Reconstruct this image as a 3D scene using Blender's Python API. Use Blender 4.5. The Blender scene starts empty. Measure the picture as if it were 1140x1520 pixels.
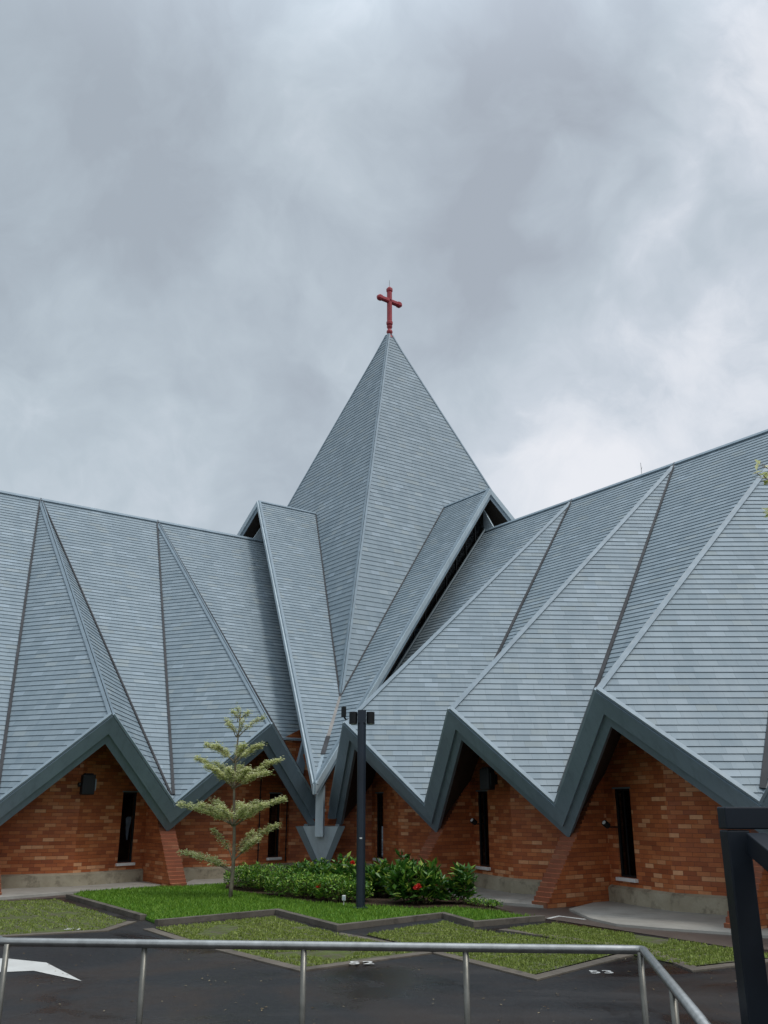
import bpy, math, random
from mathutils import Vector as V, Matrix
random.seed(7)
sc = bpy.context.scene
COL = sc.collection
PI = math.pi

# ---------------------------------------------------------------- materials
class NT:
    def __init__(s, name):
        s.m = bpy.data.materials.new(name); s.m.use_nodes = True
        s.t = s.m.node_tree; s.n = s.t.nodes; s.l = s.t.links
        s.b = s.n['Principled BSDF']
    def node(s, typ, **kw):
        n = s.n.new(typ)
        for k, v in kw.items():
            if k.startswith('i_'):
                key = k[2:]; key = int(key) if key.isdigit() else key.replace('_', ' ')
                n.inputs[key].default_value = v
            else: setattr(n, k, v)
        return n
    def link(s, a, b): s.l.new(a, b)
    def val(s, x, sock):
        if isinstance(x, (int, float)): sock.default_value = x
        elif isinstance(x, (tuple, list)): sock.default_value = (*x, 1) if len(x) == 3 and sock.type == 'RGBA' else x
        else: s.l.new(x, sock)
    def math(s, op, a, b=0.0, c=None):
        n = s.n.new('ShaderNodeMath'); n.operation = op
        s.val(a, n.inputs[0]); s.val(b, n.inputs[1])
        if c is not None: s.val(c, n.inputs[2])
        return n.outputs[0]
    def mix(s, f, a, b, mode='MIX'):
        n = s.n.new('ShaderNodeMix'); n.data_type = 'RGBA'; n.blend_type = mode
        s.val(f, n.inputs[0]); s.val(a, n.inputs[6]); s.val(b, n.inputs[7])
        return n.outputs[2]
    def ramp(s, f, stops, interp='LINEAR'):
        n = s.n.new('ShaderNodeValToRGB'); cr = n.color_ramp; cr.interpolation = interp
        while len(cr.elements) < len(stops): cr.elements.new(0.5)
        for e, (p, c) in zip(cr.elements, stops):
            e.position = p; e.color = (*c, 1) if len(c) == 3 else c
        s.val(f, n.inputs[0]); return n.outputs[0]
    def noise(s, scale, detail=4, rough=.55, vec=None, dist=0.0, dim='3D'):
        n = s.n.new('ShaderNodeTexNoise'); n.inputs['Scale'].default_value = scale
        n.inputs['Detail'].default_value = detail; n.inputs['Roughness'].default_value = rough
        n.inputs['Distortion'].default_value = dist
        if vec is None: vec = s.pos()
        s.l.new(vec, n.inputs['Vector']); return n.outputs['Fac']
    def pos(s):
        if not hasattr(s, '_g'): s._g = s.n.new('ShaderNodeNewGeometry')
        return s._g.outputs['Position']
    def isl(s):
        s.pos(); return s._g.outputs['Random Per Island']
    def uv(s):
        if not hasattr(s, '_u'):
            s._u = s.n.new('ShaderNodeUVMap'); s._u.uv_map = 'UVMap'
            s._x = s.n.new('ShaderNodeSeparateXYZ'); s.l.new(s._u.outputs[0], s._x.inputs[0])
        return s._x.outputs[0], s._x.outputs[1]
    def comb(s, x, y, z=0.0):
        n = s.n.new('ShaderNodeCombineXYZ'); s.val(x, n.inputs[0]); s.val(y, n.inputs[1]); s.val(z, n.inputs[2]); return n.outputs[0]
    def white(s, vec):
        n = s.n.new('ShaderNodeTexWhiteNoise'); n.noise_dimensions = '2D'; s.l.new(vec, n.inputs['Vector']); return n.outputs['Value']
    def bump(s, h, strength=.3, dist=.02):
        n = s.n.new('ShaderNodeBump'); n.inputs['Strength'].default_value = strength; n.inputs['Distance'].default_value = dist
        s.l.new(h, n.inputs['Height']); s.l.new(n.outputs[0], s.b.inputs['Normal'])
    def out(s, col=None, rough=None, metal=None, spec=None):
        for k, v in (('Base Color', col), ('Roughness', rough), ('Metallic', metal), ('Specular IOR Level', spec)):
            if v is not None: s.val(v, s.b.inputs[k])
        return s.m

def plain(name, col, rough=.6, metal=0.0, var=.12, scale=3.0, spec=.5, bump=0.0, streak=0.0):
    t = NT(name); n = t.noise(scale, 5)
    a = tuple(c*(1-var) for c in col); b = tuple(min(1, c*(1+var)) for c in col)
    r = t.noise(scale*2.3, 3)
    if bump: t.bump(t.noise(scale*12, 4), bump, .01)
    c0 = t.mix(t.math('MULTIPLY_ADD', n, 2.4, -.7), a, b)
    if streak:
        mp = t.node('ShaderNodeMapping'); mp.inputs['Scale'].default_value = (9, 9, .7); t.link(t.pos(), mp.inputs[0])
        c0 = t.mix(t.math('MULTIPLY', t.math('MULTIPLY_ADD', t.noise(1.0, 5, .7, vec=mp.outputs[0]), 4.0, -1.9), streak), c0, tuple(x*.45 for x in col))
    return t.out(c0, t.math('MULTIPLY_ADD', r, .25, rough-.12), metal, spec)

EXPO = .143
def roof_material():
    t = NT('roof_tiles'); u, v = t.uv()
    row = t.math('FLOOR', v)
    off = t.math('MULTIPLY', t.white(t.comb(row, 3.7)), .25)
    par = t.math('MULTIPLY', t.math('MODULO', t.math('ABSOLUTE', row), 3.0), .11)
    cu = t.math('DIVIDE', t.math('ADD', u, t.math('ADD', par, off)), .34)
    cell = t.math('FLOOR', cu); fr = t.math('FRACT', cu)
    w = t.white(t.comb(cell, row)); w2 = t.white(t.comb(row, cell))
    base = t.ramp(w, [(0, (.200, .257, .295)), (.45, (.228, .288, .325)), (.88, (.248, .310, .350)), (1, (.30, .37, .42))])
    big = t.noise(.55, 4, .6)
    base = t.mix(t.math('MULTIPLY_ADD', big, 1.6, -.45), base, t.mix(.5, base, (.15, .20, .23)))
    warm = t.math('GREATER_THAN', w2, .93)
    base = t.mix(t.math('MULTIPLY', warm, .22), base, (.36, .38, .34))
    strk = t.noise(1.0, 5, .65, vec=t.comb(t.math('MULTIPLY', u, 3.0), t.math('MULTIPLY', v, .05)))
    base = t.mix(t.math('MULTIPLY_ADD', strk, 2.2, -.95), base, t.mix(.28, base, (.42, .47, .48)))
    joint_and_shade = t.math('LESS_THAN', fr, .02)
    base = t.mix(t.math('MULTIPLY', joint_and_shade, .55), base, (.12, .15, .17))
    t.bump(t.noise(7, 4), .06, .01)
    return t.out(base, t.math('MULTIPLY_ADD', w2, .14, .46), 0.0, .42)

def brick_material(name, dark=1.0, bw=.23, bh=.074, red=False):
    t = NT(name); u, v = t.uv()
    rv = t.math('DIVIDE', v, bh); row = t.math('FLOOR', rv); fy = t.math('FRACT', rv)
    par = t.math('MULTIPLY', t.math('MODULO', t.math('ABSOLUTE', row), 2.0), .5)
    jit = t.math('MULTIPLY', t.white(t.comb(row, 9.1)), .22)
    cu = t.math('ADD', t.math('DIVIDE', u, bw), t.math('ADD', par, jit)); cell = t.math('FLOOR', cu); fx = t.math('FRACT', cu)
    w = t.white(t.comb(cell, row)); w2 = t.white(t.comb(row, cell))
    d = dark
    base = t.ramp(w, [(0, (.30*d, .078*d, .026*d)), (.25, (.41*d, .112*d, .036*d)), (.65, (.50*d, .148*d, .047*d)),
                      (.88, (.56*d, .21*d, .080*d)), (1, (.72*d, .37*d, .19*d))])
    if red: base = t.mix(.6, base, (.42, .115, .055))
    big = t.noise(.9, 5, .65)
    base = t.mix(t.math('MULTIPLY_ADD', big, 2.4, -1.0), base, t.mix(.6, base, (.17*d, .045*d, .018*d)))
    fine = t.noise(26, 3)
    base = t.mix(t.math('MULTIPLY_ADD', fine, 1.2, -.35), base, t.mix(.3, base, (.1, .03, .015)))
    mo = t.math('MAXIMUM', t.math('LESS_THAN', fx, .035), t.math('LESS_THAN', fy, .11))
    base = t.mix(t.math('MULTIPLY', mo, .62), base, (.085, .04, .025))
    h = t.math('SUBTRACT', t.math('MULTIPLY', w2, .5), mo)
    t.bump(h, .6, .008)
    return t.out(base, t.math('MULTIPLY_ADD', w2, .25, .5), 0, .35)

def concrete(name, a, b, rough=.7, sc_=1.2, stain=(.12, .10, .07), st=.5):
    t = NT(name); n = t.noise(sc_, 6, .62, dist=.4); f = t.noise(sc_*14, 4)
    c = t.mix(t.math('MULTIPLY_ADD', n, 2.4, -.7), a, b)
    c = t.mix(t.math('MULTIPLY', t.math('MULTIPLY_ADD', t.noise(sc_*2.1, 5, .7), 5.0, -2.6), st), c, stain)
    c = t.mix(t.math('MULTIPLY_ADD', f, .8, -.2), c, t.mix(.4, c, tuple(x*.5 for x in a)))
    t.bump(f, .3, .01)
    for l in t.l:
        pass
    return t.out(c, t.math('MULTIPLY_ADD', n, .3, rough-.15), 0, .4)

def asphalt():
    t = NT('asphalt'); n = t.noise(.35, 6, .6, dist=.6); f = t.noise(60, 3, .7)
    mp = t.node('ShaderNodeMapping'); mp.inputs['Scale'].default_value = (.35, 1.6, 1); mp.inputs['Rotation'].default_value = (0, 0, .15)
    t.link(t.pos(), mp.inputs[0]); st = t.noise(.9, 5, .65, vec=mp.outputs[0], dist=.5)
    c = t.ramp(n, [(.3, (.009, .009, .010)), (.46, (.014, .014, .015)), (.57, (.028, .019, .014)), (.70, (.015, .016, .018))])
    c = t.mix(t.math('MULTIPLY_ADD', st, 3.0, -1.55), c, (.046, .042, .040))
    c = t.mix(t.math('MULTIPLY_ADD', f, 2.0, -.75), c, t.mix(.6, c, (.008, .008, .009)))
    ch = t.noise(90, 2, .7)
    c = t.mix(t.math('GREATER_THAN', ch, .66), c, (.12, .112, .10))
    lf_ = t.noise(9, 3, .8)
    c = t.mix(t.math('GREATER_THAN', lf_, .74), c, (.13, .10, .06))
    wet = t.noise(.55, 5, .6, dist=.8)
    t.bump(f, .35, .006)
    return t.out(c, t.ramp(t.math('ADD', wet, t.math('MULTIPLY', st, .2)), [(.44, (.12,)*3), (.56, (.42,)*3), (.75, (.65,)*3)]), 0, .32)

def grass_ground(name, cs, scale=2.0):
    t = NT(name); n = t.noise(scale, 6, .7); f = t.noise(38, 4, .7)
    c = t.ramp(n, [(.34, cs[0]), (.48, cs[1]), (.62, cs[2])])
    c = t.mix(t.math('MULTIPLY_ADD', f, 2.4, -.9), c, t.mix(.6, c, cs[3]))
    t.bump(f, .7, .03)
    return t.out(c, .85, 0, .2)

def paver_ground(name, cs, scale=2.0):
    t = NT(name); n = t.noise(scale, 6, .7); f = t.noise(38, 4, .7)
    c = t.ramp(n, [(.34, cs[0]), (.48, cs[1]), (.62, cs[2])])
    c = t.mix(t.math('MULTIPLY_ADD', f, 2.4, -.9), c, t.mix(.6, c, cs[3]))
    a = math.radians(35.9); x = t.n.new('ShaderNodeSeparateXYZ'); t.link(t.pos(), x.inputs[0])
    p = t.math('ADD', t.math('MULTIPLY', x.outputs[0], math.cos(a)), t.math('MULTIPLY', x.outputs[1], math.sin(a)))
    q = t.math('SUBTRACT', t.math('MULTIPLY', x.outputs[1], math.cos(a)), t.math('MULTIPLY', x.outputs[0], math.sin(a)))
    gx = t.math('GREATER_THAN', t.math('ABSOLUTE', t.math('SUBTRACT', t.math('FRACT', t.math('DIVIDE', t.math('ADD', p, 50.0), .30)), .5)), .38)
    gy = t.math('GREATER_THAN', t.math('ABSOLUTE', t.math('SUBTRACT', t.math('FRACT', t.math('DIVIDE', t.math('ADD', q, 50.0), .22)), .5)), .33)
    g_ = t.math('MAXIMUM', gx, gy)
    c = t.mix(t.math('MULTIPLY', g_, t.math('MULTIPLY_ADD', t.noise(6, 4, .7), 1.8, -.55)), c, (.13, .12, .09))
    t.bump(t.math('ADD', f, t.math('MULTIPLY', g_, .5)), .7, .03)
    return t.out(c, .85, 0, .2)

def leafy(name, stops, rough=.5, trans=.0):
    t = NT(name); c = t.ramp(t.isl(), stops)
    t.out(c, rough, 0, .35)
    if trans:
        tr = t.n.new('ShaderNodeBsdfTranslucent'); t.link(c, tr.inputs[0])
        mx = t.n.new('ShaderNodeMixShader'); mx.inputs[0].default_value = trans
        t.link(t.b.outputs[0], mx.inputs[1]); t.link(tr.outputs[0], mx.inputs[2])
        t.link(mx.outputs[0], t.n['Material Output'].inputs[0])
    return t.m

def glass_material():
    t = NT('tinted_glass')
    tr = t.n.new('ShaderNodeBsdfTransparent'); tr.inputs[0].default_value = (.38, .42, .46, 1)
    gl = t.n.new('ShaderNodeBsdfGlossy'); gl.inputs['Roughness'].default_value = .04; gl.inputs[0].default_value = (.34, .38, .42, 1)
    fr = t.n.new('ShaderNodeFresnel'); fr.inputs[0].default_value = 1.38
    mx = t.n.new('ShaderNodeMixShader'); t.link(fr.outputs[0], mx.inputs[0]); t.link(tr.outputs[0], mx.inputs[1]); t.link(gl.outputs[0], mx.inputs[2])
    t.link(mx.outputs[0], t.n['Material Output'].inputs[0]); return t.m

def worn_paint():
    t = NT('road_paint'); a = t.noise(22, 5, .8); b = t.noise(3, 4, .6)
    c = t.mix(t.math('MULTIPLY_ADD', b, 1.4, -.4), (.62, .62, .59), (.42, .41, .38))
    c = t.mix(t.math('MULTIPLY_ADD', a, 7.0, -4.5), c, (.07, .065, .06))
    t.bump(a, .3, .004); return t.out(c, .6)

M = dict(
 roof=roof_material(),
 joint_and_shade=plain('course_lip_shadow', (.13, .168, .19), .6, spec=.3),  # darker than the tiles: shadow under each course lip put into the colour
 cap=plain('ridge_flashing', (.22, .285, .33), .5, 0, .12, streak=.2),
 drip=plain('drip_flashing', (.27, .34, .385), .5, 0, .12),
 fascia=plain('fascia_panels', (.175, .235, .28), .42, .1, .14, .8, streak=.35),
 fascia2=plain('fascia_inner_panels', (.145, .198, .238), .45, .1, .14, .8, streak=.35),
 gutter=plain('valley_gutter', (.045, .045, .048), .7, .1, .3, 2),
 gutter2=plain('pale_valley_gutter', (.27, .25, .23), .6, .1, .25, 2),
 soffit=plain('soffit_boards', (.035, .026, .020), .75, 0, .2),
 panel=plain('grey_cladding', (.43, .51, .55), .5, .1, .13, 1.2, streak=.35),
 panel2=plain('dark_grey_cladding', (.15, .19, .21), .5, .1, .12, 1.2),
 brick=brick_material('brick_wall'),
 brick2=brick_material('brick_buttress', 1.0, .19, .078, red=True),
 plinth=concrete('plinth_render', (.27, .23, .16), (.42, .375, .28), .8, 1.6, (.07, .05, .032), .8),
 apron=concrete('apron_concrete', (.27, .255, .225), (.40, .385, .345), .6, .8, (.13, .12, .10), .5),
 kerb=concrete('kerb_concrete', (.075, .065, .05), (.16, .14, .115), .8, 1.5, (.03, .024, .018), .8),
 edging=concrete('edging_concrete', (.10, .082, .062), (.17, .145, .115), .7, 2.2, (.04, .035, .03), .7),
 sill=plain('white_sill', (.62, .62, .60), .6, 0, .1, 9),
 black=plain('black_paint', (.008, .009, .010), .55, 0, .3, spec=.3),
 navy=plain('dark_blue_steel', (.012, .020, .032), .42, .1, .25, 2.5),
 navy2=plain('dark_steel_frame', (.007, .011, .017), .45, 0, .4, 2.5, spec=.28),
 glass=glass_material(),
 red=plain('red_paint', (.33, .032, .040), .5, 0, .2, 4),
 steel=plain('stainless_steel', (.36, .36, .345), .33, .9, .2, 14),
 steel2=plain('dull_steel', (.17, .165, .145), .42, .75, .25, 10),
 white=worn_paint(),
 reflection_sheet=plain('pale_reflection', (.60, .62, .66), .9, 0, .2, 9),  # pale tone for the sheet that imitates a reflection in the window
 soil=plain('garden_soil', (.045, .030, .020), .95, 0, .4, 6, .1, .6),
 asphalt=asphalt(),
 paving=concrete('wet_paving', (.065, .050, .042), (.12, .095, .08), .5, .6, (.03, .027, .025), .6),
 lawn=grass_ground('lawn_turf', [(.04, .11, .009), (.06, .16, .012), (.09, .21, .02), (.02, .06, .004)], 1.5),
 paver=paver_ground('grass_pavers', [(.11, .095, .065), (.095, .115, .035), (.12, .165, .035), (.045, .05, .02)], 4.0),
 blade=leafy('lawn_blades', [(0, (.075, .16, .012)), (.5, (.13, .26, .02)), (1, (.21, .35, .04))], .6, .25),
 blade2=leafy('paver_blades', [(0, (.13, .165, .03)), (.5, (.20, .27, .045)), (1, (.32, .36, .10))], .6, .2),
 hedge=leafy('hedge_leaves', [(0, (.028, .09, .010)), (.4, (.07, .19, .018)), (.75, (.16, .31, .03)), (1, (.36, .48, .07))], .42, .2),
 shrub=leafy('shrub_leaves', [(0, (.018, .065, .010)), (.5, (.045, .14, .018)), (.8, (.11, .24, .025)), (1, (.36, .44, .07))], .38, .2),
 vari=leafy('variegated_leaves', [(0, (.30, .37, .11)), (.25, (.52, .56, .24)), (.6, (.74, .75, .42)), (1, (.88, .87, .62))], .6, .45),
 bark=plain('pale_bark', (.20, .17, .125), .85, 0, .3, 9, .2, .5),
 bark2=plain('green_bark', (.12, .10, .055), .85, 0, .3, 9, .2, .5),
 litter=leafy('dry_leaves', [(0, (.10, .06, .03)), (.5, (.22, .15, .07)), (1, (.38, .33, .22))], .8),
 flower=plain('red_petals', (.55, .018, .012), .5, 0, .3, 30),
)

# ---------------------------------------------------------------- mesh helpers
class MB:
    def __init__(s): s.v = []; s.f = []; s.m = []; s.uvs = []
    def face(s, pts, mi=0, uv=None):
        b = len(s.v); s.v += [tuple(p) for p in pts]; s.f.append(tuple(range(b, b+len(pts)))); s.m.append(mi)
        s.uvs.append(uv if uv else [(0, 0)]*len(pts))
    def prism(s, poly, d, mi=0, uvf=None):
        """closed prism: polygon (3D points) extruded by vector d"""
        d = V(d); a = [V(p) for p in poly]; b = [p+d for p in a]; n = len(a)
        g = (lambda L: [uvf(p) for p in L]) if uvf else (lambda L: None)
        s.face(a, mi, g(a)); s.face(b[::-1], mi, g(b[::-1]))
        for i in range(n):
            j = (i+1) % n; q = [a[j], a[i], b[i], b[j]]; s.face(q, mi, g(q))
    def box(s, c, x, y, z, mi=0, uvf=None):
        """box centred at c with half-extent vectors x,y,z"""
        c, x, y, z = V(c), V(x), V(y), V(z)
        s.prism([c-x-y-z, c+x-y-z, c+x+y-z, c-x+y-z], z*2, mi, uvf)
    def tube(s, pts, r, n=12, mi=0, caps=True):
        pts = [V(p) for p in pts]; rs = r if isinstance(r, (list, tuple)) else [r]*len(pts)
        b = len(s.v); up = None
        for i, p in enumerate(pts):
            t = (pts[min(i+1, len(pts)-1)]-pts[max(i-1, 0)]).normalized()
            if up is None: up = t.orthogonal().normalized()
            up = (up - t*up.dot(t)).normalized(); w = t.cross(up)
            for k in range(n):
                a = 2*PI*k/n; s.v.append(tuple(p+(up*math.cos(a)+w*math.sin(a))*rs[i]))
        for i in range(len(pts)-1):
            for k in range(n):
                k2 = (k+1) % n
                s.f.append((b+i*n+k, b+i*n+k2, b+(i+1)*n+k2, b+(i+1)*n+k)); s.m.append(mi); s.uvs.append([(0, 0)]*4)
        if caps:
            s.f.append(tuple(b+k for k in range(n))[::-1]); s.m.append(mi); s.uvs.append([(0, 0)]*n)
            e = b+(len(pts)-1)*n; s.f.append(tuple(e+k for k in range(n))); s.m.append(mi); s.uvs.append([(0, 0)]*n)
    def lathe(s, c, prof, n=20, mi=0):
        c = V(c); b = len(s.v)
        for (r, z) in prof:
            for k in range(n):
                a = 2*PI*k/n; s.v.append((c.x+r*math.cos(a), c.y+r*math.sin(a), c.z+z))
        for i in range(len(prof)-1):
            for k in range(n):
                k2 = (k+1) % n
                s.f.append((b+i*n+k, b+i*n+k2, b+(i+1)*n+k2, b+(i+1)*n+k)); s.m.append(mi); s.uvs.append([(0, 0)]*4)
    def leaf(s, p, d, n, L, W, mi=0):
        """pointed leaf from p along d, face normal about n"""
        side = d.cross(n)
        if side.length < 1e-4: side = d.orthogonal()
        side.normalize(); nn = side.cross(d).normalized(); b = len(s.v)
        s.v += [tuple(p), tuple(p+d*L*.45+side*W*.5+nn*W*.12), tuple(p+d*L-nn*L*.12), tuple(p+d*L*.45-side*W*.5+nn*W*.12)]
        s.f += [(b, b+1, b+2), (b, b+2, b+3)]; s.m += [mi, mi]; s.uvs += [[(0, 0)]*3]*2
    def build(s, name, mats, parent=None, label=None, bevel=0, smooth=False):
        me = bpy.data.meshes.new(name)
        org = world_loc(parent)
        me.from_pydata([(x-org.x, y-org.y, z-org.z) for x, y, z in s.v], [], s.f)
        for m in (mats if isinstance(mats, (list, tuple)) else [mats]): me.materials.append(m)
        me.polygons.foreach_set('material_index', s.m)
        uvl = me.uv_layers.new(name='UVMap'); flat = []
        for u in s.uvs:
            for a in u: flat += [a[0], a[1]]
        uvl.data.foreach_set('uv', flat)
        if smooth: me.polygons.foreach_set('use_smooth', [True]*len(me.polygons))
        me.validate(); me.update()
        o = bpy.data.objects.new(name, me); COL.objects.link(o)
        if parent: o.parent = parent
        if label: o['label'] = label
        if bevel:
            # weld then bevel
            w = o.modifiers.new('weld', 'WELD'); w.merge_threshold = .0004
            b = o.modifiers.new('bevel', 'BEVEL'); b.width = bevel; b.segments = 2; b.limit_method = 'ANGLE'
        return o
def world_loc(o):
    p = V((0, 0, 0))
    while o is not None: p = p+V(o.location); o = o.parent
    return p
def tag(o, label=None, cat=None, group=None, kind=None):
    for k, v in (('label', label), ('category', cat), ('group', group), ('kind', kind)):
        if v: o[k] = v
    return o
def thing(name, label, cat, loc, group=None):
    o = bpy.data.objects.new(name, None); COL.objects.link(o); o.location = loc; o.empty_display_size = .2
    return tag(o, label, cat, group)

# ---------------------------------------------------------------- plan frame of the church
aR = math.radians(35.9)
dR = V((-math.sin(aR), math.cos(aR), 0)); dL = V((math.cos(aR), math.sin(aR), 0))
bL = V((-dL.y, dL.x, 0)); bR = dL.copy()
K = V((-1.594, 22.945, 0))
Wd, ZR, PO, ZP, LO, ZL, MOD, S0 = 8.13, 10.87, -.38, 3.54, .5, 1.7, 3.86, 1.65
def L(s, o, z=0): return K-dL*s+bL*o+V((0, 0, z))
def R(s, o, z=0): return K-dR*s+bR*o+V((0, 0, z))
C = K+(bL+bR)*Wd
UP = V((0, 0, 1))

def clip(poly, lo, hi):
    def half(p, c, sg):
        out = []
        for i in range(len(p)):
            a, b = p[i], p[(i+1) % len(p)]
            da, db = sg*(a[1]-c), sg*(b[1]-c)
            if da >= 0: out.append(a)
            if (da > 0 and db < 0) or (da < 0 and db > 0):
                t = da/(da-db); out.append((a[0]+(b[0]-a[0])*t, c))
        return out
    p = half(poly, lo, 1); return half(p, hi, -1) if p else p

def shingles(mb, poly, H=.0145, e=EXPO):
    """overlapping tile courses over a planar roof polygon"""
    poly = [V(p) for p in poly]
    n = (poly[1]-poly[0]).cross(poly[2]-poly[0])
    if len(poly) > 3: n = n+(poly[2]-poly[0]).cross(poly[3]-poly[0])
    n.normalize()
    if n.z < 0: n = -n
    e1 = UP.cross(n).normalized(); e2 = n.cross(e1)
    if e2.z < 0: e2 = -e2; e1 = -e1
    o = poly[0]; v0 = o.z/e2.z
    p2 = [((p-o).dot(e1), (p-o).dot(e2)+v0) for p in poly]
    u0 = o.dot(e1)
    lo = min(p[1] for p in p2); hi = max(p[1] for p in p2)
    for k in range(int(math.floor(lo/e)), int(math.ceil(hi/e))):
        c = clip(p2, k*e, (k+1)*e)
        c2 = [c[i] for i in range(len(c)) if (abs(c[i][0]-c[i-1][0])+abs(c[i][1]-c[i-1][1])) > 1e-5]
        if len(c2) < 3: continue
        pts = []; uvs = []
        for (u, v) in c2:
            f = (v-k*e)/e; pts.append(o+e1*u+e2*(v-v0)+n*(H*(1-f)+.002)); uvs.append((u+u0, k+.001+min(max(f, 0), 1)*.99))
        if (pts[1]-pts[0]).cross(pts[2]-pts[0]).dot(n) < 0: pts.reverse(); uvs.reverse()
        mb.face(pts, 0, uvs)
        bot = [u for (u, v) in c2 if v-k*e < 1e-6]
        if len(bot) >= 2:
            a, b = min(bot), max(bot); v = k*e-v0
            A = o+e1*a+e2*v; B = o+e1*b+e2*v
            mb.face([A+n*(H+.002), A-n*.004, B-n*.004, B+n*(H+.002)], 1)  # lip face gets the dark slot, a painted shadow line

def strip(mb, p, q, sides, w, lift=.035, th=.03, mi=0, ext=.02):
    """thin folded flashing along p-q; sides = in-plane vectors on each side"""
    p, q = V(p), V(q); t = (q-p).normalized(); p = p-t*ext; q = q+t*ext
    for (d, n) in sides:
        d = (d-t*d.dot(t)).normalized(); n = n.normalized()
        if n.z < 0: n = -n
        a = [p+n*lift, q+n*lift, q+d*w+n*lift, p+d*w+n*lift]
        mb.prism(a, -n*th, mi)

def pn(a, b, c):
    n = (V(b)-V(a)).cross(V(c)-V(a)).normalized(); return n if n.z > 0 else -n

church = thing('church', 'church with steep folded grey tiled roofs, pyramid spire and brick walls behind the lawn', 'church', tuple(K))

# ---------------------------------------------------------------- wings
DSH = V((0, 0, 0))
def edge_shift(F, h):    # shift down within the leaning plane of the zigzag eave
    k = (LO-PO)/(ZP-ZL)
    o = F(0, 0, 0); return (F(0, k*h, -h)-o)
def wing(F, name_label, sgn):
    folds = [S0+MOD*i for i in range(4)]
    lows = [S0-MOD/2+MOD*i for i in range(5)]
    rm = MB()
    if F is R: folds[3] += .35; lows[3] += .30; lows[4] += .4
    top = [F(s, Wd, ZR) for s in folds]
    lowp = [F(s, LO, ZL) for s in lows]
    # main plane pieces between folds
    n_main = pn(top[0], top[1], lowp[1])
    for i in range(3): shingles(rm, [top[i], top[i+1], lowp[i+1]])
    zf = lambda o: ZR+(ZR-ZL)/(Wd-LO)*(o-Wd)
    shingles(rm, [top[0], F(-2.6, Wd, ZR), F(-1.5, 1.9, zf(1.9)), F(.07, 1.9, zf(1.9))])
    e4 = F(17.2, Wd, ZR); shingles(rm, [top[3], e4, F(17.2, LO, ZL), lowp[4]])
    # rear slope
    shingles(rm, [F(-2.6, Wd, ZR), F(17.2, Wd, ZR), F(17.2, 2*Wd-LO, ZL), F(-2.6, 2*Wd-LO, ZL)], e=EXPO*2)
    roof = rm.build('wing_roof', [M['roof'], M['joint_and_shade']], church, name_label)
    cp = MB()
    a, b = F(-2.5, Wd, ZR), F(17.2, Wd, ZR)
    strip(cp, a, b, [(F(0, -1, -1.2)-F(0, 0, 0), n_main), (F(0, 1, -1.2)-F(0, 0, 0), V((-n_main.x, -n_main.y, n_main.z)))], .11, .05, .04)
    cp.build('ridge_cap', M['cap'], roof)
    sf = MB(); sh = edge_shift(F, .50)
    for i, s in enumerate(folds):
        A, P, l0, l1 = top[i], F(s, PO, ZP), lowp[i], lowp[i+1]
        fm = MB(); shingles(fm, [A, P, l0]); shingles(fm, [A, P, l1])
        if i == 3: pass
        fo = fm.build('roof_fold', [M['roof'], M['joint_and_shade']], church)
        n0, n1 = pn(A, P, l0), pn(A, P, l1)
        c = MB(); strip(c, A, P, [(l0-P, n0), (l1-P, n1)], .07, .042, .03, ext=.0)
        # light drip flashing along the eave edges
        for (l, n) in ((l0, n0), (l1, n1)):
            strip(c, P, l, [(A-P, n)], .075, .055, .045, 1, ext=.01)
        c.build('ridge_cap', [M['cap'], M['drip']], fo)
        g = MB()
        for (l, n) in ((l0, n0), (l1, n1)):
            t = (l-A).normalized(); d1 = (P-A)-t*(P-A).dot(t); d2 = -d1
            m = (l-A).length
            ll = l-t*.30
            nm = (n+n_main).normalized()
            dd = nm.cross(t).normalized()
            wtop, wbot = .02, (.05 if F is R else .035)
            g.prism([A-dd*wtop+nm*.052, A+dd*wtop+nm*.052, ll+dd*wbot+nm*.052, ll-dd*wbot+nm*.052], -nm*.05)
        g.build('valley_gutter', M['gutter2' if (F is R and i == 3) else 'gutter'], fo)
        # fascia bands (two layers), as thick boards in the leaning eave plane
        eo = edge_shift(F, 1).normalized(); along = (l1-l0).normalized()
        nout = along.cross(eo).normalized()
        if nout.dot(F(0, -1, 0)-F(0, 0, 0)) < 0: nout = -nout
        s1 = edge_shift(F, .36); s2 = edge_shift(F, .58)
        def cutend(pts):  # the limb next to the corner stops short with a level end
            return pts
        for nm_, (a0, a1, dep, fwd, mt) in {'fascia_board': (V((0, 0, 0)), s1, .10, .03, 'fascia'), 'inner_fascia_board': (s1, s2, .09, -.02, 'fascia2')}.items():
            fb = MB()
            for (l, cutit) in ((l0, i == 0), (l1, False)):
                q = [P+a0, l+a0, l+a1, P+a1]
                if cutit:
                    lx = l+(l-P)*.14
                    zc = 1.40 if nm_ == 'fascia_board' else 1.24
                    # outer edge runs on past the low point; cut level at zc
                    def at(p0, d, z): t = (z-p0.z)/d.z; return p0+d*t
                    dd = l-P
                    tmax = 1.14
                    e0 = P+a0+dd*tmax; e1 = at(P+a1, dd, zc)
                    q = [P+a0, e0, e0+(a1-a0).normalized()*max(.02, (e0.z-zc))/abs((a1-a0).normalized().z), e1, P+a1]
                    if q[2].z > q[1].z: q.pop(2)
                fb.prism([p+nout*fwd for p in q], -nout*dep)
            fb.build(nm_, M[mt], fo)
        # soffit under the fold
        so = MB()
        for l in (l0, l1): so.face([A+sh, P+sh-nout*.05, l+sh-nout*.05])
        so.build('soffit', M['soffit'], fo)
    return folds, lows, zf
fl, lw, zf = wing(L, 'left wing roof plane of grey tiles between the folds', 1)
wing(R, 'right wing roof plane of grey tiles between the folds', -1)

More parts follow.
